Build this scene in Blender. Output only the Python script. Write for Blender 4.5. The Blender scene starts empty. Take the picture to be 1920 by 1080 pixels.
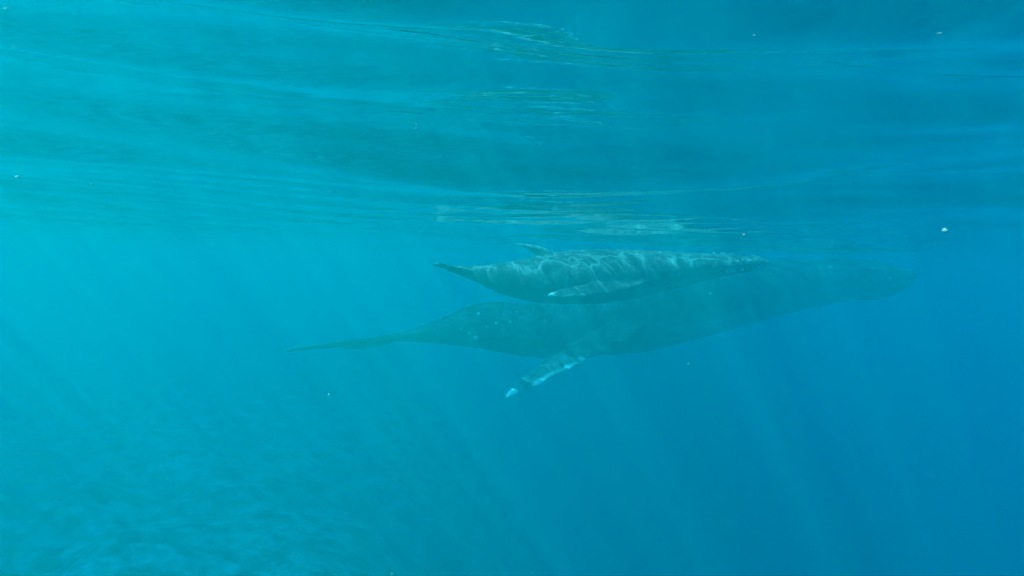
import bpy, bmesh, math, random
import numpy as np
from mathutils import Vector, Matrix
from mathutils.bvhtree import BVHTree

R = math.radians
scene = bpy.context.scene
COL = scene.collection

# ------------------------------------------------------------------ camera
FPX, HOR, ROLL = 1144.0, 508.0, R(1.2)  # focal length in photo pixels, row of the horizon at the middle, camera roll
CAM = Vector((0.0, 0.0, -0.60))     # just under the surface (z = 0)
cam_d = bpy.data.cameras.new('camera')
cam_d.sensor_width = 36.0
cam_d.lens = 36.0 * FPX / 1920.0
cam_d.clip_start = 0.05
cam_d.clip_end = 2000.0
cam = bpy.data.objects.new('camera', cam_d)
COL.objects.link(cam)
cam.location = CAM
PITCH = math.atan((540.0 - HOR) / FPX)
c_fwd = Vector((0.0, math.cos(PITCH), -math.sin(PITCH)))
c_right = Vector((1.0, 0.0, 0.0))
c_up = c_right.cross(c_fwd)
c_right, c_up = (math.cos(ROLL) * c_right + math.sin(ROLL) * c_up, math.cos(ROLL) * c_up - math.sin(ROLL) * c_right)
cam.rotation_euler = Matrix((c_right, c_up, -c_fwd)).transposed().to_euler()
scene.camera = cam

# ------------------------------------------------------------------ sky and sun
SUN_EL, SUN_AZ = R(54.0), R(-122.0)   # azimuth clockwise from +Y: the sun stands left, behind the camera
world = bpy.data.worlds.new('World')
scene.world = world
world.use_nodes = True
wn, wl = world.node_tree.nodes, world.node_tree.links
wn.clear()
sky = wn.new('ShaderNodeTexSky')
sky.sky_type = 'NISHITA'
sky.sun_disc = False
sky.sun_elevation = SUN_EL
sky.sun_rotation = SUN_AZ
bg = wn.new('ShaderNodeBackground')
bg.inputs['Strength'].default_value = 0.09
out = wn.new('ShaderNodeOutputWorld')
wl.new(sky.outputs['Color'], bg.inputs['Color'])
wl.new(bg.outputs['Background'], out.inputs['Surface'])

sun_d = bpy.data.lights.new('sun', 'SUN')
sun_d.energy = 5.0
sun_d.angle = R(1.0)
sun_d.color = (1.0, 0.95, 0.82)
sun = bpy.data.objects.new('sun', sun_d)
COL.objects.link(sun)
to_sun = Vector((math.sin(SUN_AZ) * math.cos(SUN_EL), math.cos(SUN_AZ) * math.cos(SUN_EL), math.sin(SUN_EL)))
sun.rotation_euler = to_sun.to_track_quat('Z', 'Y').to_euler()
sun.location = (-30, 0, 60)

scene.view_settings.view_transform = 'Standard'
scene.view_settings.look = 'None'
scene.view_settings.gamma = 1.0
scene.view_settings.use_curve_mapping = False
scene.view_settings.exposure = 2.22

scene.render.engine = 'CYCLES'
cy = scene.cycles
cy.max_bounces = 12
cy.diffuse_bounces = 2
cy.glossy_bounces = 8
cy.transmission_bounces = 4
cy.volume_bounces = 3
cy.transparent_max_bounces = 12
cy.use_denoising = True
cy.use_adaptive_sampling = True
cy.adaptive_threshold = 0.03
cy.caustics_reflective = True
cy.sample_clamp_indirect = 10.0

# suspended particles: greenish, thrown forward; they carry the absorption of the water
PART_DENSITY = 0.53
PART_SCATTER = (0.0, 0.0567, 0.0333)
PART_ABSORB = (0.08, 0.7222, 0.8668)
PART_G = 0.15
# added volumes tint the left side greener, for the turquoise-to-blue shift
TINT_SCATTER = (0.0, 0.054, 0.0)
TINT_EDGES = ((-24.0, -1.5, 1.0, 'thickest added greenish tint in the water at the far left'),
              (-10.0, 1.2, -1.2, 'added greenish tint in the water left of the whales'),
              (4.0, 2.6, 0.8, 'thin added greenish tint reaching the middle of the view'),
              (18.0, 4.2, -1.0, 'thinnest added greenish tint reaching past the whales'))
# the water itself: weak, blue, scattered evenly to all sides
MOL_DENSITY = 0.046
MOL_SCATTER = (0.0, 0.0, 1.0)


# ------------------------------------------------------------------ helpers
def tag(o, label=None, cat=None, group=None, kind=None):
    if label: o['label'] = label
    if cat: o['category'] = cat
    if group: o['group'] = group
    if kind: o['kind'] = kind
    return o


def px(x, y, dist):
    """The point of the place that lies at photo pixel (x, y), dist metres ahead."""
    d = c_fwd + c_right * ((x - 960.0) / FPX) + c_up * ((540.0 - y) / FPX)
    return np.array(CAM + d * (dist / d.y))


def mesh_obj(name, verts, faces, mat=None, parent=None, smooth=True):
    me = bpy.data.meshes.new(name)
    me.from_pydata([tuple(v) for v in verts], [], faces)
    me.update()
    if smooth:
        me.polygons.foreach_set('use_smooth', [True] * len(me.polygons))
    o = bpy.data.objects.new(name, me)
    if mat: me.materials.append(mat)
    COL.objects.link(o)
    if parent: o.parent = parent
    return o


def new_mat(name):
    m = bpy.data.materials.new(name)
    m.use_nodes = True
    nt = m.node_tree
    nt.nodes.clear()
    o = nt.nodes.new('ShaderNodeOutputMaterial')
    return m, nt, nt.nodes, nt.links, o


def math_node(nt, op, a, b=None, c=None, clamp=False):
    n = nt.nodes.new('ShaderNodeMath')
    n.operation = op
    n.use_clamp = clamp
    for i, v in enumerate((a, b, c)):
        if v is None: continue
        if hasattr(v, 'is_linked'): nt.links.new(v, n.inputs[i])
        else: n.inputs[i].default_value = v
    return n.outputs[0]


# ------------------------------------------------------------------ water surface
def water_material():
    m, nt, N, L, out = new_mat('rippled_water_surface')
    geo = N.new('ShaderNodeNewGeometry')
    # fine ripples, crests lying across the view
    mp = N.new('ShaderNodeMapping')
    mp.inputs['Rotation'].default_value = (0, 0, R(-12))
    mp.inputs['Scale'].default_value = (0.9, 3.6, 1.0)
    L.new(geo.outputs['Position'], mp.inputs['Vector'])
    nz = N.new('ShaderNodeTexNoise')
    nz.inputs['Scale'].default_value = 1.6
    nz.inputs['Detail'].default_value = 3.0
    nz.inputs['Roughness'].default_value = 0.45
    nz.inputs['Distortion'].default_value = 0.4
    L.new(mp.outputs['Vector'], nz.inputs['Vector'])
    bp = N.new('ShaderNodeBump')
    bp.inputs['Strength'].default_value = 1.0
    bp.inputs['Distance'].default_value = 0.005
    L.new(nz.outputs['Fac'], bp.inputs['Height'])
    fr = N.new('ShaderNodeFresnel')
    fr.inputs['IOR'].default_value = 1.333
    L.new(bp.outputs['Normal'], fr.inputs['Normal'])
    gl = N.new('ShaderNodeBsdfGlossy')
    gl.inputs['Color'].default_value = (1, 1, 1, 1)
    gl.inputs['Roughness'].default_value = 0.0
    L.new(bp.outputs['Normal'], gl.inputs['Normal'])
    # pattern painted into the transparency, standing in for light focused by the ripples
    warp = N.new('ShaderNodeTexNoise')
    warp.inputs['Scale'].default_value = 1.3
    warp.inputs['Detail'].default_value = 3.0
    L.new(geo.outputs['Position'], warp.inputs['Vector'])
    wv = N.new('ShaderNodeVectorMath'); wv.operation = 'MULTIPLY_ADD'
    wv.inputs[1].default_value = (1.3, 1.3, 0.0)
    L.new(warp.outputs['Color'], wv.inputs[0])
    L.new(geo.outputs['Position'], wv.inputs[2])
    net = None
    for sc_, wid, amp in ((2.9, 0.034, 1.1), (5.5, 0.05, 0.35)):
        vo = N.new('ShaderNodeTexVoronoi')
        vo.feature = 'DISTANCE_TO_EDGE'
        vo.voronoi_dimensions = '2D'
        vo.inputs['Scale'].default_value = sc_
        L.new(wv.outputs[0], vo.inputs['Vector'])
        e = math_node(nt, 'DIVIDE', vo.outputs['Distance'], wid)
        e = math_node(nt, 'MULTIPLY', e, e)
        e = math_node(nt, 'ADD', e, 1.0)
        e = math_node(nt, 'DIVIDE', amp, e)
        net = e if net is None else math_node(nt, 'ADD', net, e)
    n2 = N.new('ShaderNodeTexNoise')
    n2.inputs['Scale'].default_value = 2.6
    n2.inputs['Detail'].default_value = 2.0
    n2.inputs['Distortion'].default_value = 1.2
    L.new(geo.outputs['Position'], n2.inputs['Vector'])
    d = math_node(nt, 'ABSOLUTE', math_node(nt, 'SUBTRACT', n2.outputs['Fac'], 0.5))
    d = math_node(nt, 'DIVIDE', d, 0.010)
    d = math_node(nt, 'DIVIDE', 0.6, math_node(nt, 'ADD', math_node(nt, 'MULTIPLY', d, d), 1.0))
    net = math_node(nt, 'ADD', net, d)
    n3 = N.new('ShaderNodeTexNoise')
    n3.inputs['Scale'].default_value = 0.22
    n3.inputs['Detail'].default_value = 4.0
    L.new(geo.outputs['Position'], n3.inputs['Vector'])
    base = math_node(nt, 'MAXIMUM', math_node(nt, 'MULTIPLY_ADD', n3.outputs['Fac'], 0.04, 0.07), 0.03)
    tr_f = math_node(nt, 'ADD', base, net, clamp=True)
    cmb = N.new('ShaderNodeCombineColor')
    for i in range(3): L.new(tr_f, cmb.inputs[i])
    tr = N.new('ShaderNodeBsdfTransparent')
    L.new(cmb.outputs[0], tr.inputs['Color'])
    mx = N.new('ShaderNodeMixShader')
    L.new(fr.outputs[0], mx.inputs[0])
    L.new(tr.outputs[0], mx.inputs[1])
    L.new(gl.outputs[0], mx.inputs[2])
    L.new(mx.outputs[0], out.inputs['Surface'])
    return m


def build_surface():
    rng = np.random.RandomState(11)
    nr = 820
    rr = 0.7 * (420.0 / 0.7) ** (np.arange(nr) / (nr - 1.0))
    th = np.concatenate([np.linspace(R(-52), R(52), 360), np.linspace(R(52), R(308), 90)[1:-1]])
    nt_ = len(th)
    X = rr[:, None] * np.sin(th)[None, :]
    Y = rr[:, None] * np.cos(th)[None, :]
    sp = np.repeat((np.gradient(rr))[:, None], nt_, 1)
    # long crests, bowed: they run off to the far right on the left side and come nearer again on the right
    bow = 0.12 * X - 0.85 * 3.0 * (np.logaddexp(X / 3.0, -X / 3.0) - math.log(2.0))
    Xw = X + 0.8 * np.sin(0.31 * Y + 0.17 * X + 1.0) + 0.35 * np.sin(0.9 * X - 0.4 * Y)
    Yw = Y - bow + 0.5 * np.sin(0.27 * X - 0.11 * Y + 0.4) + 0.10 * np.sin(1.1 * X + 0.7 * Y + 2.0)
    Z = np.zeros_like(X)
    comps = []
    for n_, l0, l1, spread, sl in ((16, 0.26, 0.62, 13.0, 0.034), (14, 0.70, 1.4, 16.0, 0.034), (12, 1.3, 3.4, 18.0, 0.038)):
        for lam in np.exp(np.linspace(math.log(l0), math.log(l1), n_)):
            lam *= rng.uniform(0.92, 1.08)
            ang = R(90.0) + rng.normal(0, R(spread))      # travel direction: crests run across the view
            k = 2 * math.pi / lam
            slope = sl * rng.uniform(0.5, 1.4)
            comps.append((lam, k * math.cos(ang), k * math.sin(ang), slope / k, rng.uniform(0, 2 * math.pi)))
    # gusts: the short ripples come in patches
    patch = 0.62 + 0.38 * np.sin(0.55 * X + 0.9 * Y + 0.5) * np.sin(0.8 * X - 0.35 * Y + 1.3)
    for lam, kx, ky, a, ph in comps:
        w = np.clip((lam / sp - 2.5) / 3.0, 0, 1)
        Z += w * a * np.cos(kx * Xw + ky * Yw + ph) * (patch if lam < 0.7 else 1.0)
    Z *= np.clip((430.0 - np.hypot(X, Y)) / 200.0, 0.0, 1.0)
    V = np.stack([X.ravel(), Y.ravel(), Z.ravel()], 1)
    V = np.vstack([V, [[0, 0, Z[0].mean()]]])
    i = np.arange(nr - 1)[:, None]
    j = np.arange(nt_)[None, :]
    j2 = (j + 1) % nt_
    # normals up
    F = np.stack([(i * nt_ + j), (i * nt_ + j2), ((i + 1) * nt_ + j2), ((i + 1) * nt_ + j)], -1).reshape(-1, 4)
    F = F[:, ::-1]
    me = bpy.data.meshes.new('water_surface')
    nf = len(F)
    tri = np.stack([np.full(nt_, len(V) - 1), (np.arange(nt_) + 1) % nt_, np.arange(nt_)], 1)
    me.vertices.add(len(V)); me.vertices.foreach_set('co', V.ravel())
    loops = np.concatenate([F.ravel(), tri.ravel()])
    me.loops.add(len(loops)); me.loops.foreach_set('vertex_index', loops)
    starts = np.concatenate([np.arange(nf) * 4, nf * 4 + np.arange(len(tri)) * 3])
    me.polygons.add(nf + len(tri))
    me.polygons.foreach_set('loop_start', starts)
    me.polygons.foreach_set('use_smooth', np.ones(nf + len(tri), dtype=bool))
    me.update(calc_edges=True)
    me.validate()
    if sum(p.normal.z for p in list(me.polygons)[:500]) < 0:
        me.flip_normals()
    o = bpy.data.objects.new('water_surface', me)
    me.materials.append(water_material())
    COL.objects.link(o)
    tag(o, 'rippled underside of the sea surface mirroring the water and whales below', kind='structure')
    return o


surface = build_surface()


# ------------------------------------------------------------------ seabed
def seabed_material():
    m, nt, N, L, out = new_mat('sand_and_rubble')
    geo = N.new('ShaderNodeNewGeometry')
    a = N.new('ShaderNodeTexNoise'); a.inputs['Scale'].default_value = 2.2; a.inputs['Detail'].default_value = 6.0
    a.inputs['Roughness'].default_value = 0.62
    b = N.new('ShaderNodeTexNoise'); b.inputs['Scale'].default_value = 7.0; b.inputs['Detail'].default_value = 5.0
    mp = N.new('ShaderNodeMapping'); mp.inputs['Rotation'].default_value = (0, 0, R(25)); mp.inputs['Scale'].default_value = (0.8, 1.0, 1.0)
    L.new(geo.outputs['Position'], mp.inputs['Vector'])
    for n in (a, b): L.new(mp.outputs['Vector'], n.inputs['Vector'])
    s = math_node(nt, 'MULTIPLY_ADD', b.outputs['Fac'], 0.35, a.outputs['Fac'])
    r = N.new('ShaderNodeValToRGB')
    r.color_ramp.elements[0].position = 0.60; r.color_ramp.elements[0].color = (0.08, 0.09, 0.07, 1)
    r.color_ramp.elements[1].position = 0.76; r.color_ramp.elements[1].color = (0.42, 0.43, 0.34, 1)
    L.new(s, r.inputs[0])
    p = N.new('ShaderNodeBsdfPrincipled')
    p.inputs['Roughness'].default_value = 0.9
    L.new(r.outputs[0], p.inputs['Base Color'])
    L.new(p.outputs[0], out.inputs['Surface'])
    return m


def build_seabed():
    rng = np.random.RandomState(5)
    t = np.linspace(-1, 1, 420)
    gx = np.sign(t) * (np.abs(t) ** 2.2) * 440.0 - 8.0
    gy = np.sign(t) * (np.abs(t) ** 2.2) * 440.0 + 16.0
    X, Y = np.meshgrid(gx, gy, indexing='ij')
    s = np.clip((X + 5.0 + 0.10 * (Y - 16.0)) / 24.0, 0, 1)
    s = s * s * (3 - 2 * s)
    Z = -5.7 - 0.03 * np.clip(Y - 10, 0, 120) - 34.0 * s
    for lam in np.exp(np.linspace(math.log(1.3), math.log(11.0), 40)):
        ang = rng.uniform(0, 2 * math.pi); k = 2 * math.pi / lam
        sp = np.maximum(np.gradient(gx)[:, None], np.gradient(gy)[None, :])
        w = np.clip((lam / sp - 2.5) / 3, 0, 1)
        Z += w * 0.03 * min(lam, 2.5) ** 0.6 * np.cos(k * (math.cos(ang) * X + math.sin(ang) * Y) + rng.uniform(0, 6.28))
    n = len(t)
    V = np.stack([X.ravel(), Y.ravel(), Z.ravel()], 1)
    F = [(i * n + j, (i + 1) * n + j, (i + 1) * n + j + 1, i * n + j + 1) for i in range(n - 1) for j in range(n - 1)]
    o = mesh_obj('seabed', V, F, seabed_material())
    tag(o, 'pale sand and rubble seabed falling away into deep water', kind='structure')
    return o


seabed = build_seabed()


# ------------------------------------------------------------------ whales
def skin_material(name, dark, pale, mottling):
    m, nt, N, L, out = new_mat(name)
    at = N.new('ShaderNodeAttribute'); at.attribute_name = 'pigment'
    tc = N.new('ShaderNodeTexCoord')
    a = N.new('ShaderNodeTexNoise'); a.inputs['Scale'].default_value = 3.0; a.inputs['Detail'].default_value = 7.0
    a.inputs['Roughness'].default_value = 0.65
    b = N.new('ShaderNodeTexNoise'); b.inputs['Scale'].default_value = 26.0; b.inputs['Detail'].default_value = 4.0
    w = N.new('ShaderNodeTexWave'); w.wave_type = 'BANDS'; w.inputs['Scale'].default_value = 1.1
    w.inputs['Distortion'].default_value = 24.0; w.inputs['Detail'].default_value = 3.0; w.inputs['Detail Scale'].default_value = 0.8
    for n in (a, b, w): L.new(tc.outputs['Object'], n.inputs['Vector'])
    scar = math_node(nt, 'GREATER_THAN', w.outputs['Fac'], 0.993)
    mo = math_node(nt, 'MULTIPLY', math_node(nt, 'SUBTRACT', a.outputs['Fac'], 0.5), mottling)
    mo = math_node(nt, 'MULTIPLY_ADD', math_node(nt, 'SUBTRACT', b.outputs['Fac'], 0.5), mottling * 0.5, mo)
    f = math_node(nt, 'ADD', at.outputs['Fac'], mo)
    f = math_node(nt, 'MULTIPLY_ADD', scar, 0.12, f, clamp=True)
    mx = N.new('ShaderNodeMix'); mx.data_type = 'RGBA'
    mx.inputs['A'].default_value = (*dark, 1); mx.inputs['B'].default_value = (*pale, 1)
    L.new(f, mx.inputs['Factor'])
    p = N.new('ShaderNodeBsdfPrincipled')
    p.inputs['Roughness'].default_value = 0.55
    p.inputs['Specular IOR Level'].default_value = 0.15
    L.new(mx.outputs['Result'], p.inputs['Base Color'])
    bp = N.new('ShaderNodeBump'); bp.inputs['Strength'].default_value = 0.3; bp.inputs['Distance'].default_value = 0.01
    L.new(b.outputs['Fac'], bp.inputs['Height'])
    L.new(bp.outputs['Normal'], p.inputs['Normal'])
    L.new(p.outputs[0], out.inputs['Surface'])
    return m


def unit(v):
    return v / np.linalg.norm(v, axis=-1, keepdims=True)


def catmull(us, pts, u):
    """Smooth curve through pts at parameters us (monotone cubic Hermite per axis)."""
    us = np.asarray(us, float); pts = np.asarray(pts, float)
    if pts.ndim == 1: pts = pts[:, None]
    d = np.diff(pts, axis=0) / np.diff(us)[:, None]
    m = np.vstack([d[:1], 0.5 * (d[1:] + d[:-1]), d[-1:]])
    u = np.atleast_1d(u)
    i = np.clip(np.searchsorted(us, u) - 1, 0, len(us) - 2)
    h = (us[i + 1] - us[i])[:, None]
    t = np.clip((u - us[i])[:, None] / h, -0.2, 1.2)
    r = ((2 * t**3 - 3 * t**2 + 1) * pts[i] + (t**3 - 2 * t**2 + t) * h * m[i]
         + (-2 * t**3 + 3 * t**2) * pts[i + 1] + (t**3 - t**2) * h * m[i + 1])
    return r


def ring_loft(rings):
    """Closed tube through rings (n, k, 3) with end caps; returns verts, faces."""
    n, k, _ = rings.shape
    V = list(rings.reshape(-1, 3)); F = []
    for i in range(n - 1):
        for j in range(k):
            j2 = (j + 1) % k
            F.append((i * k + j, i * k + j2, (i + 1) * k + j2, (i + 1) * k + j))
    V.append(rings[0].mean(0)); V.append(rings[-1].mean(0))
    c0, c1 = n * k, n * k + 1
    for j in range(k):
        j2 = (j + 1) % k
        F.append((c0, j2, j)); F.append((c1, (n - 1) * k + j, (n - 1) * k + j2))
    return V, F


def blade(le, te, nrm, thick):
    """A fin: leading and trailing edge polylines (n,3), unit normals (n,3), half thickness (n,)."""
    k = 18
    a = np.linspace(0, 2 * math.pi, k, endpoint=False)
    c = 0.5 - 0.5 * np.cos(a)                              # 0 at leading edge, 1 at trailing edge
    prof = np.sin(a) * (1.15 - 0.55 * c)
    rings = le[:, None, :] + (te - le)[:, None, :] * c[None, :, None] + nrm[:, None, :] * (thick[:, None] * prof[None, :])[:, :, None]
    return ring_loft(rings)


def build_whale(name, spec, mat):
    L = spec['length']
    us = np.array([s[0] for s in spec['spine']])
    P = np.array([px(s[1], s[2], s[3]) for s in spec['spine']])
    NS = 260
    u = np.linspace(0, 1, NS)
    C = catmull(us, P, u)
    for _ in range(6):
        C[1:-1] = 0.25 * C[:-2] + 0.5 * C[1:-1] + 0.25 * C[2:]
    T = unit(np.gradient(C, axis=0))                        # head to tail
    up0 = np.array((0, 0, 1.0))
    S = unit(np.cross(T, up0)[:])                           # whale's side that looks at the camera, checked below
    if S[NS // 2][1] > 0: S = -S
    U = unit(np.cross(S, T)); U *= np.sign(U[NS // 2][2])
    ro = catmull([0, 0.5, 1.0], spec['roll'], u)[:, 0]
    S2 = S * np.cos(ro)[:, None] - U * np.sin(ro)[:, None]
    U2 = U * np.cos(ro)[:, None] + S * np.sin(ro)[:, None]
    S, U = S2, U2                                           # roll > 0 turns the back towards the camera
    tab = np.array(spec['table'])
    prof = catmull(tab[:, 0], tab[:, 1:], u) * L
    top, bot, wid = prof[:, 0], prof[:, 1], np.maximum(prof[:, 2], 0.002 * L)
    k = 72
    a = np.linspace(0, 2 * math.pi, k, endpoint=False)
    ca, sa = np.cos(a), np.sin(a)
    ex = 2.0 / 2.15
    cx = np.sign(ca) * np.abs(ca) ** ex
    sz = np.sign(sa) * np.abs(sa) ** ex
    rings = np.zeros((NS, k, 3))
    for i in range(NS):
        zz = np.where(sz > 0, sz * top[i], -sz * bot[i])
        # upper jaw narrower than the broad lower jaw
        nar = 1.0 - 0.22 * np.clip(sz, 0, 1) * np.clip((0.20 - u[i]) / 0.12, 0, 1)
        rings[i] = C[i] + S[i] * (cx * wid[i] * nar)[:, None] + U[i] * zz[:, None]
    V, F = ring_loft(rings)
    V = list(V)

    def add(VF):
        n = len(V)
        V.extend(VF[0]); F.extend([tuple(i + n for i in f) for f in VF[1]])

    def at(uu):
        i = int(np.clip(round(uu * (NS - 1)), 0, NS - 1))
        return C[i], T[i], S[i], U[i], i

    # dorsal fin: low hooked blade leaning back
    du, dh, dl = spec['dorsal']
    n = 22
    s = np.linspace(0, 1, n)
    c0, t0, s0, u0, i0 = at(du)
    i1 = at(du + dl / L)[4]
    base_le = c0 + u0 * (top[i0] - 0.35 * dh)
    base_te = C[i1] + U[i1] * (top[i1] - 0.35 * dh)
    tip = C[i1] + U[i1] * (top[i1] + dh) + T[i1] * dl * spec.get('hook', 0.25)
    le = base_le + (tip - base_le) * s[:, None] + u0 * (0.28 * dh * np.sin(math.pi * s) )[:, None]
    te = base_te + (tip - base_te) * s[:, None] ** 1.0 - t0 * (0.22 * dl * np.sin(math.pi * s))[:, None]
    te[-1] = le[-1] + t0 * 0.03 * dl
    add(blade(le, te, np.repeat(s0[None], n, 0), np.maximum(0.10 * dl * (1 - s), 0.022 * dl) + 0.004))
    dorsal_edge = le

    # flukes
    fs = spec['fluke']
    for side in (-1, 1):
        n = 40
        s = np.linspace(0, 1, n)
        span = fs['span'] * L
        c1, t1, s1, u1, _ = at(0.985)
        lex = -0.065 + 0.105 * s ** 1.25
        tex = 0.018 + 0.040 * np.sin(math.pi * np.clip(s, 0, 1) ** 0.8) + 0.030 * s ** 2
        tex = np.maximum(tex, lex + 0.004)
        lift = fs['curl'] * s ** 2 * (fs['near'] if side > 0 else fs['far'])
        pos = s1 * side * span
        sweep = t1 * L
        le = c1 + pos * s[:, None] + sweep * lex[:, None] + u1 * (lift * L)[:, None]
        te = c1 + pos * s[:, None] + sweep * (tex + 0.003 * np.sin(s * 50))[:, None] + u1 * (lift * L)[:, None]
        add(blade(le, te, np.repeat(u1[None], n, 0), L * (0.0035 * (1 - s) ** 0.8 + 0.0022)))

    # flippers: long, knobbed leading edge, scalloped trailing edge
    edges = []
    for fl in spec['flippers']:
        n = 64
        s = np.linspace(0, 1, n)
        root = np.array(fl['root']); tip = np.array(fl['tip'])
        mid = 0.5 * (root + tip) + np.array(fl['bow'])
        cen = catmull([0, 0.5, 1], [root, mid, tip], s)
        tan = unit(np.gradient(cen, axis=0))
        ch = np.array(fl['chord'], float)                   # from trailing to leading edge
        ch = unit(ch[None] - tan * (tan @ ch)[:, None])
        nr_ = np.cross(tan, ch)
        c = fl['width'] * catmull([0, .12, .3, .55, .8, .93, 1.0], [[.70], [.86], [1.0], [.86], [.60], [.38], [.06]], s)[:, 0]
        knob = 0.055 * fl['width'] * np.abs(np.sin(s * math.pi * 5.3)) ** 1.5 * (s > 0.12)
        scal = 0.03 * fl['width'] * np.sin(s * 38.0)
        le = cen + ch * (0.5 * c + knob)[:, None]
        te = cen - ch * (0.5 * c + scal * (c > 0.3 * fl['width']))[:, None]
        add(blade(le, te, nr_, 0.085 * c + 0.10 * fl['width'] * np.exp(-s * 9) + fl['width'] * 0.012))
        edges.append((le, te, cen, nr_, c))

    tmp = mesh_obj(name + '_cage', V, F)
    md = tmp.modifiers.new('remesh', 'REMESH')
    md.mode = 'VOXEL'
    md.voxel_size = spec['voxel']
    md.use_smooth_shade = True
    bpy.context.view_layer.update()
    dg = bpy.context.evaluated_depsgraph_get()
    me = bpy.data.meshes.new_from_object(tmp.evaluated_get(dg))
    old = tmp.data
    bpy.data.objects.remove(tmp); bpy.data.meshes.remove(old)
    me.name = name

    bm = bmesh.new(); bm.from_mesh(me)
    for _ in range(4):
        bmesh.ops.smooth_vert(bm, verts=bm.verts, factor=0.5, use_axis_x=True, use_axis_y=True, use_axis_z=True)
    bm.to_mesh(me); bm.free()

    nv = len(me.vertices)
    co = np.empty(nv * 3); me.vertices.foreach_get('co', co); co = co.reshape(-1, 3)
    me.update()
    no = np.empty(nv * 3); me.vertices.foreach_get('normal', no); no = no.reshape(-1, 3)
    # body coordinates of every vertex
    idx = np.empty(nv, int)
    for b0 in range(0, nv, 20000):
        d = ((co[b0:b0 + 20000, None, :] - C[None]) ** 2).sum(-1)
        idx[b0:b0 + 20000] = d.argmin(1)
    rel = co - C[idx]
    ls, lu = (rel * S[idx]).sum(1), (rel * U[idx]).sum(1)
    uu = u[idx]
    onbody = np.ones(nv)
    rngp = np.random.RandomState(spec['seed'])
    pig = np.full(nv, spec['base_pigment'])
    for (le, te, cen, nr_, c) in edges:
        dl_ = np.sqrt(((co[:, None, :] - le[None, ::2]) ** 2).sum(-1))
        q = dl_.argmin(1); dmin = dl_.min(1)
        dt_ = np.sqrt(((co[:, None, :] - te[None, ::2]) ** 2).sum(-1)).min(1)
        dc = np.sqrt(((co[:, None, :] - cen[None, ::2]) ** 2).sum(-1)).min(1)
        W = c.max()
        sb = np.linspace(0, 1, len(le))
        blotch = np.clip(0.75 + 0.6 * np.sin(sb * 47.0) + 0.4 * np.sin(sb * 21.0 + 1.0) + 0.3 * (rngp.rand(len(le)) - 0.5), 0.5, 1.0)
        qs = q * 2
        sp = qs / float(len(le) - 1)
        edge = np.clip(2.5 - dmin / (0.09 * W), 0, 1) * blotch[np.clip(qs, 0, len(le) - 1)] * (sp > 0.58)
        tr = 0.45 * np.clip(1.0 - dt_ / (0.10 * W), 0, 1) * (sp > 0.62)
        tipw = np.clip((sp - 0.84) / 0.10, 0, 1) * (dc < 0.6 * W)
        face = spec['face_pigment'] * (dc < 0.62 * W) * (sp > 0.62)
        pig = np.maximum(pig, np.maximum.reduce([edge, tr, tipw, face]) * spec['flipper_white'])
        onbody *= 1 - (dc < 0.6 * W) * (sp > 0.08)
    # sunlight along the dorsal fin edge, painted into the pigment
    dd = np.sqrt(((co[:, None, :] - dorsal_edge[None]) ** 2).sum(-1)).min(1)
    pig = np.maximum(pig, spec['dorsal_lit'] * np.clip(1.0 - dd / (0.16 * spec['dorsal'][1] + 0.02), 0, 1))
    # light on the fluke tips, painted as paler pigment
    pig = np.maximum(pig, 0.22 * np.clip((np.abs(ls) / (spec['fluke']['span'] * L) - 0.55) / 0.3, 0, 1) * (uu > 0.95))
    # throat pleats
    ang = np.arctan2(lu / np.maximum(-bot[idx], 1e-3), ls / np.maximum(wid[idx], 1e-3))   # 0 = flank, -pi/2 = belly
    belly = np.clip((-lu / np.maximum(-bot[idx], 1e-3) - 0.25) / 0.3, 0, 1)
    pl_u = np.clip((uu - 0.015) / 0.04, 0, 1) * np.clip((0.56 - uu) / 0.08, 0, 1)
    pleat = -np.abs(np.cos(ang * spec['pleats'])) ** 3
    disp = 0.006 * L * 0.35 * pleat * belly * pl_u * onbody
    pig = np.maximum(pig, 0.22 * belly * np.clip((0.62 - uu) / 0.15, 0, 1) * onbody * spec['belly_white'])
    # mouth line
    mz = (-0.006 - 0.05 * uu) * L
    ml = np.exp(-((lu - mz) / (0.0025 * L)) ** 2) * np.clip((0.19 - uu) / 0.02, 0, 1)
    disp -= 0.005 * L * ml * onbody
    # knobs on the head
    for row_u in np.linspace(0.012, 0.17, 11):
        for kind in ('mid', 'jaw', 'lip'):
            i = int(row_u * (NS - 1))
            for side in ((0,) if kind == 'mid' else (-1, 1)):
                uj = i + rngp.randint(-2, 3); uj = max(1, uj)
                if kind == 'mid': p = C[uj] + U[uj] * top[uj]
                elif kind == 'jaw': p = C[uj] + S[uj] * side * wid[uj] * 0.86 + U[uj] * top[uj] * 0.35
                else: p = C[uj] + S[uj] * side * wid[uj] * 0.93 + U[uj] * bot[uj] * 0.42
                d2 = ((co - p) ** 2).sum(1)
                r = L * 0.0052
                g = np.exp(-d2 / (r * r))
                disp += 0.0042 * L * g
                pig = np.maximum(pig, spec['knob_white'] * np.clip(g * 1.6 - 0.4, 0, 1))
    co = co + no * disp[:, None]
    org = C[NS // 2].copy()
    me.vertices.foreach_set('co', (co - org).ravel())
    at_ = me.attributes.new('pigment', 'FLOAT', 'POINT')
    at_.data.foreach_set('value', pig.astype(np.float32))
    me.update()
    me.materials.clear(); me.materials.append(mat)
    me.polygons.foreach_set('use_smooth', np.ones(len(me.polygons), dtype=bool))
    o = bpy.data.objects.new(name, me)
    COL.objects.link(o)
    o.location = org
    frames = dict(C=C, T=T, S=S, U=U, top=top, bot=bot, wid=wid, NS=NS, L=L, org=org)
    return o, frames


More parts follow.
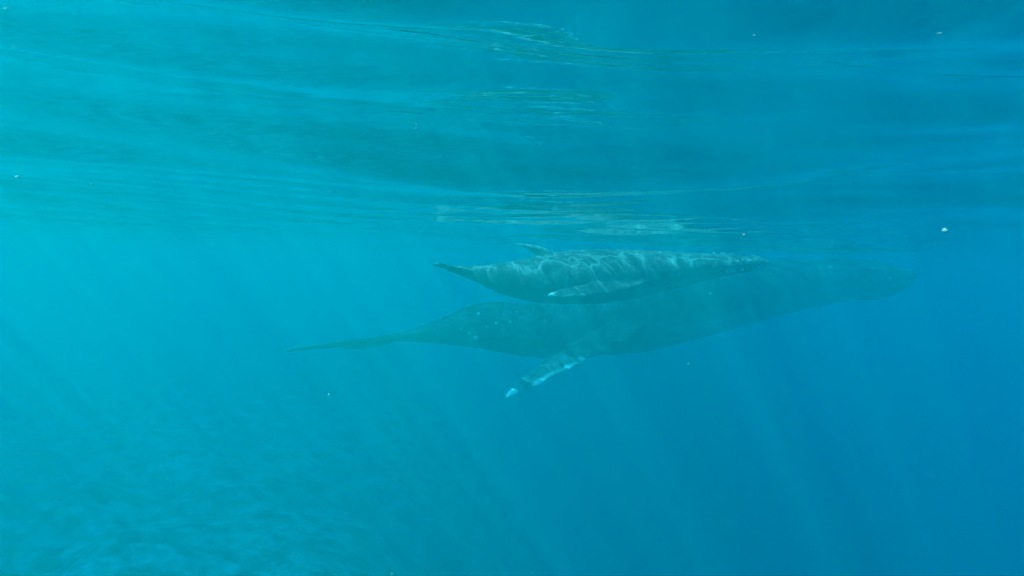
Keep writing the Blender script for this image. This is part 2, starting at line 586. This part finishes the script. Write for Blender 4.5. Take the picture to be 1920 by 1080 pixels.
def add_eyes(o, fr, uu, rad, mat):
    i = int(uu * (fr['NS'] - 1))
    V, F = uv_ball(10, 16)
    me = bpy.data.meshes.new('eye')
    me.from_pydata(V, [], F); me.materials.append(mat)
    me.polygons.foreach_set('use_smooth', [True] * len(me.polygons))
    for side in (1, -1):
        e = bpy.data.objects.new('eye', me)
        COL.objects.link(e)
        e.parent = o
        p = fr['C'][i] + fr['S'][i] * side * fr['wid'][i] * 0.93 + fr['U'][i] * fr['bot'][i] * 0.30
        e.location = p - fr['org']
        e.scale = (rad * 1.3, rad, rad)


def uv_ball(nlat, nlon):
    V = [(0, 0, 1)]
    for i in range(1, nlat):
        t = math.pi * i / nlat
        for j in range(nlon):
            f = 2 * math.pi * j / nlon
            V.append((math.sin(t) * math.cos(f), math.sin(t) * math.sin(f), math.cos(t)))
    V.append((0, 0, -1))
    F = []
    for j in range(nlon):
        F.append((0, 1 + j, 1 + (j + 1) % nlon))
    for i in range(nlat - 2):
        for j in range(nlon):
            a = 1 + i * nlon + j; b = 1 + i * nlon + (j + 1) % nlon
            F.append((a, a + nlon, b + nlon, b))
    e = len(V) - 1
    for j in range(nlon):
        F.append((e, e - nlon + (j + 1) % nlon, e - nlon + j))
    return V, F


skin_mother = skin_material('dark_whale_skin', (0.036, 0.038, 0.038), (0.90, 0.91, 0.88), 0.24)
skin_calf = skin_material('grey_calf_skin', (0.15, 0.145, 0.13), (0.80, 0.80, 0.78), 0.26)

mother_spec = dict(
    length=13.8, voxel=0.034, seed=3, base_pigment=0.02, face_pigment=0.13, flipper_white=1.0, dorsal_lit=1.0, belly_white=1.2,
    knob_white=0.10, pleats=34, roll=[0.06, 0.10, -0.135],
    spine=[(0.0, 1713, 519, 15.0), (0.08, 1640, 511, 14.8), (0.20, 1529, 516, 14.4), (0.36, 1372, 530, 13.9),
           (0.50, 1224, 546, 13.5), (0.60, 1113, 577, 13.2), (0.68, 1021, 611, 12.95), (0.78, 901, 611, 12.65),
           (0.88, 785, 626, 12.7), (1.0, 668, 645, 12.9)],
    table=[(0.0, .003, -.010, .010), (0.015, .007, -.017, .024), (.04, .013, -.034, .040), (.08, .019, -.047, .054),
           (.14, .024, -.047, .066), (.20, .027, -.050, .073), (.28, .033, -.060, .080), (.36, .039, -.072, .084),
           (.45, .044, -.087, .087), (.53, .046, -.091, .084), (.60, .042, -.077, .074), (.68, .035, -.050, .060),
           (.78, .035, -.034, .044), (.83, .021, -.023, .028), (.88, .0105, -.0125, .016), (.94, .0042, -.0048, .011), (1.0, .0025, -.0025, .010)],
    dorsal=(0.662, 0.26, 0.62),
    fluke=dict(span=0.150, curl=-0.006, near=1.0, far=-0.4),
    flippers=[
        dict(root=px(1200, 598, 12.6), tip=px(941, 746, 9.5), bow=(0.10, 0.05, 0.10), chord=(0.8, -0.5, -0.28), width=0.64),
        dict(root=px(1265, 575, 14.3), tip=px(1160, 664, 16.4), bow=(0.0, 0.1, 0.1), chord=(0.6, 0.0, -0.3), width=0.80),
    ])
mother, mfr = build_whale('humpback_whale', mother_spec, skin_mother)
tag(mother, 'large dark adult whale with white-edged flipper, swimming below and behind the calf', 'whale', 'humpback mother and calf')

calf_spec = dict(
    length=4.95, voxel=0.0125, seed=8, base_pigment=0.05, face_pigment=0.04, flipper_white=0.5, dorsal_lit=0.6, belly_white=0.6,
    knob_white=0.75, pleats=24, roll=[0.10, 0.16, 0.0], hook=0.9,
    spine=[(0.0, 1437, 491, 9.6), (0.10, 1381, 491, 9.52), (0.25, 1297, 496, 9.4), (0.40, 1211, 501, 9.28),
           (0.55, 1124, 508, 9.16), (0.65, 1063, 510, 9.08), (0.75, 1002, 514, 9.0), (0.85, 941, 514, 8.92),
           (0.93, 890, 509, 8.86), (1.0, 838, 502, 8.8)],
    table=[(0.0, .002, -.008, .010), (.02, .012, -.022, .030), (.05, .018, -.030, .044), (.10, .022, -.036, .058),
           (.18, .030, -.046, .072), (.25, .036, -.058, .082), (.40, .052, -.084, .096), (.55, .064, -.098, .098),
           (.65, .062, -.096, .090), (.75, .050, -.084, .070), (.85, .033, -.058, .045), (.93, .017, -.028, .023),
           (1.0, .006, -.007, .012)],
    dorsal=(0.655, 0.21, 0.40),
    fluke=dict(span=0.150, curl=0.010, near=1.0, far=0.6),
    flippers=[
        dict(root=px(1215, 520, 8.85), tip=px(1024, 553, 8.5), bow=(0.02, -0.02, -0.02), chord=(0.1, -0.30, -0.9), width=0.23),
        dict(root=px(1225, 520, 9.75), tip=px(1090, 545, 10.7), bow=(0.0, 0.05, 0.0), chord=(0.5, 0.0, -0.3), width=0.30),
    ])
calf, cfr = build_whale('humpback_whale', calf_spec, skin_calf)
tag(calf, 'small grey whale calf just below the surface, dappled with bright light lines', 'whale', 'humpback mother and calf')

eye_mat, _nt, _N, _L, _o = new_mat('dark_eye')
_p = _N.new('ShaderNodeBsdfPrincipled')
_p.inputs['Base Color'].default_value = (0.015, 0.015, 0.015, 1); _p.inputs['Roughness'].default_value = 0.15
_L.new(_p.outputs[0], _o.inputs['Surface'])
add_eyes(mother, mfr, 0.20, 0.06, eye_mat)
add_eyes(calf, cfr, 0.20, 0.03, eye_mat)


# barnacles on the mother's flank and head
def barnacle_mesh(mat):
    V, F = [], []
    n = 10
    for r, z in ((1.0, 0.0), (0.85, 0.45), (0.5, 0.8), (0.34, 0.8), (0.25, 0.55)):
        for j in range(n):
            a = 2 * math.pi * j / n
            q = r * (1 + (0.12 if j % 2 else -0.08))
            V.append((q * math.cos(a), q * math.sin(a), z))
    for i in range(4):
        for j in range(n):
            F.append((i * n + j, i * n + (j + 1) % n, (i + 1) * n + (j + 1) % n, (i + 1) * n + j))
    F.append(tuple(4 * n + j for j in range(n)))
    me = bpy.data.meshes.new('barnacle')
    me.from_pydata(V, [], F); me.materials.append(mat)
    return me


pale_mat, _nt, _N, _L, _o = new_mat('pale_shell')
_p = _N.new('ShaderNodeBsdfPrincipled')
_t = _N.new('ShaderNodeTexNoise'); _t.inputs['Scale'].default_value = 40.0
_r = _N.new('ShaderNodeValToRGB')
_r.color_ramp.elements[0].color = (0.38, 0.48, 0.48, 1); _r.color_ramp.elements[1].color = (0.55, 0.66, 0.66, 1)
_L.new(_t.outputs['Fac'], _r.inputs[0]); _L.new(_r.outputs[0], _p.inputs['Base Color'])
_p.inputs['Roughness'].default_value = 0.8
_L.new(_p.outputs[0], _o.inputs['Surface'])

bme = barnacle_mesh(pale_mat)
bvh = BVHTree.FromPolygons([tuple(v.co) for v in mother.data.vertices], [tuple(p.vertices) for p in mother.data.polygons])
for bx, by, br in ((897, 588, .035), (945, 590, .028), (968, 585, .03), (880, 625, .03), (893, 633, .04), (930, 606, .03),
                   (957, 603, .035), (865, 618, .025), (912, 612, .022), (1557, 502, .05), (1668, 522, .03), (1332, 551, .03)):
    d = Vector(px(bx, by, 1.0)) - CAM
    loc, nor, _i, _d = bvh.ray_cast(CAM - mother.location, d.normalized())
    if loc is None: continue
    b = bpy.data.objects.new('barnacle', bme)
    COL.objects.link(b)
    b.parent = mother
    b.location = loc - nor * br * 0.1
    b.rotation_euler = nor.to_track_quat('Z', 'Y').to_euler()
    b.scale = (br, br, br)


# ------------------------------------------------------------------ drifting specks
def flake_mesh(seed):
    rng = random.Random(seed)
    V, F = uv_ball(5, 8)
    V = [Vector(v) * rng.uniform(0.55, 1.2) for v in V]
    me = bpy.data.meshes.new('drifting_speck')
    me.from_pydata([tuple(v) for v in V], [], F)
    me.materials.append(pale_mat)
    return me


SPECKS = [
    (673, 43, 2.4, 9, 4, 60, 'pale sliver-shaped speck drifting near the top edge, left of centre'),
    (770, 110, 3.0, 6, 2.5, 80, 'faint thin speck below and right of the pale sliver near the top'),
    (974, 143, 2.6, 6, 4, 70, 'small speck drifting under the white flipper reflection at the top'),
    (718, 207, 2.8, 4, 4, 0, 'tiny round speck on the dark left ripples, left of centre'),
    (780, 241, 3.0, 4, 3, 0, 'tiny dim speck beside the left end of the ripples over the calf'),
    (33, 331, 2.6, 10, 4, 5, 'flat pale speck by the left edge under the ripples'),
    (172, 346, 2.8, 5, 4, 0, 'small speck below the left ripples, second from the left edge'),
    (1395, 440, 2.4, 7, 6, 0, 'round pale speck in the blue above the calf head'),
    (1772, 432, 2.0, 15, 8, -25, 'largest pale flake drifting at the far right above the whale head'),
    (1291, 682, 2.6, 5, 4, 0, 'small speck in open blue below the adult belly'),
    (617, 740, 2.8, 4, 5, 0, 'small speck in open water below the adult tail fluke'),
    (735, 1076, 2.4, 5, 7, 0, 'speck at the bottom edge of the view over the seabed'),
]
for k, (sx, sy, sd, w, h, rot, lab) in enumerate(SPECKS):
    o = bpy.data.objects.new('drifting_speck', flake_mesh(k))
    COL.objects.link(o)
    o.location = px(sx, sy, sd)
    q = 0.5 * sd / FPX
    o.scale = (w * q, 0.5 * (w + h) * q, h * q)
    o.rotation_euler = (0, R(-rot), 0)
    tag(o, lab, 'speck', 'pale specks drifting in the water')


# ------------------------------------------------------------------ the body of water
def build_haze():
    x0, x1, y0, y1, z0, z1 = -300, 300, -300, 300, -52.0, 0.9
    V = [(x, y, z) for x in (x0, x1) for y in (y0, y1) for z in (z0, z1)]
    F = [(0, 1, 3, 2), (4, 6, 7, 5), (0, 4, 5, 1), (2, 3, 7, 6), (0, 2, 6, 4), (1, 5, 7, 3)]
    m, nt, N, L, out = new_mat('sea_water')
    vs = []
    for den, col, ab, g in ((PART_DENSITY, PART_SCATTER, PART_ABSORB, PART_G), (MOL_DENSITY, MOL_SCATTER, (1, 1, 1), PART_G)):
        v = N.new('ShaderNodeVolumePrincipled')
        v.inputs['Color'].default_value = (*col, 1)
        v.inputs['Absorption Color'].default_value = (*ab, 1)
        v.inputs['Density'].default_value = den
        v.inputs['Anisotropy'].default_value = g
        vs.append(v)
    ad = N.new('ShaderNodeAddShader')
    L.new(vs[0].outputs[0], ad.inputs[0])
    L.new(vs[1].outputs[0], ad.inputs[1])
    L.new(ad.outputs[0], out.inputs['Volume'])
    o = mesh_obj('haze', V, F, m, smooth=False)
    tag(o, 'clear blue-green sea water filling the whole view', kind='stuff')


build_haze()


def build_tint_haze():
    # greener volumes added to shift the hue; they thin out in steps towards the drop-off, each edge
    # running its own way and leaning over, so that no clear border can be seen
    m, nt, N, L, out = new_mat('tint_water')
    v = N.new('ShaderNodeVolumePrincipled')
    dn = max(TINT_SCATTER)
    v.inputs['Color'].default_value = (*[c / dn for c in TINT_SCATTER], 1)
    v.inputs['Absorption Color'].default_value = (1, 1, 1, 1)
    v.inputs['Density'].default_value = dn / len(TINT_EDGES)
    v.inputs['Anisotropy'].default_value = PART_G
    L.new(v.outputs[0], out.inputs['Volume'])
    for psi, off, lean, lab in TINT_EDGES:
        psi = R(psi)
        d, n = np.array((math.sin(psi), math.cos(psi))), np.array((math.cos(psi), -math.sin(psi)))
        t = np.linspace(-200, 240, 120)
        V = []
        for z in (-50.0, 0.7):
            for q in t:
                p = d * q + n * (off - lean * z * 0.12 + 0.5 * math.sin(q * 0.33 + off) + 0.3 * math.sin(q * 0.8 + 2 * off))
                V.append((p[0], p[1], z))
            V += [(-290.0, 262.0 + off * 0.5, z), (-290.0, -240.0 - off * 0.5, z)]
        k = len(V) // 2
        F = [tuple(range(k)), tuple(range(2 * k - 1, k - 1, -1))]
        F += [(i, k + i, k + (i + 1) % k, (i + 1) % k) for i in range(k)]
        o = mesh_obj('tint_haze', V, F, m, smooth=False)
        bm = bmesh.new(); bm.from_mesh(o.data)
        bmesh.ops.triangulate(bm, faces=bm.faces)
        bmesh.ops.recalc_face_normals(bm, faces=bm.faces)
        bm.to_mesh(o.data); bm.free()
        tag(o, lab, kind='stuff')


build_tint_haze()
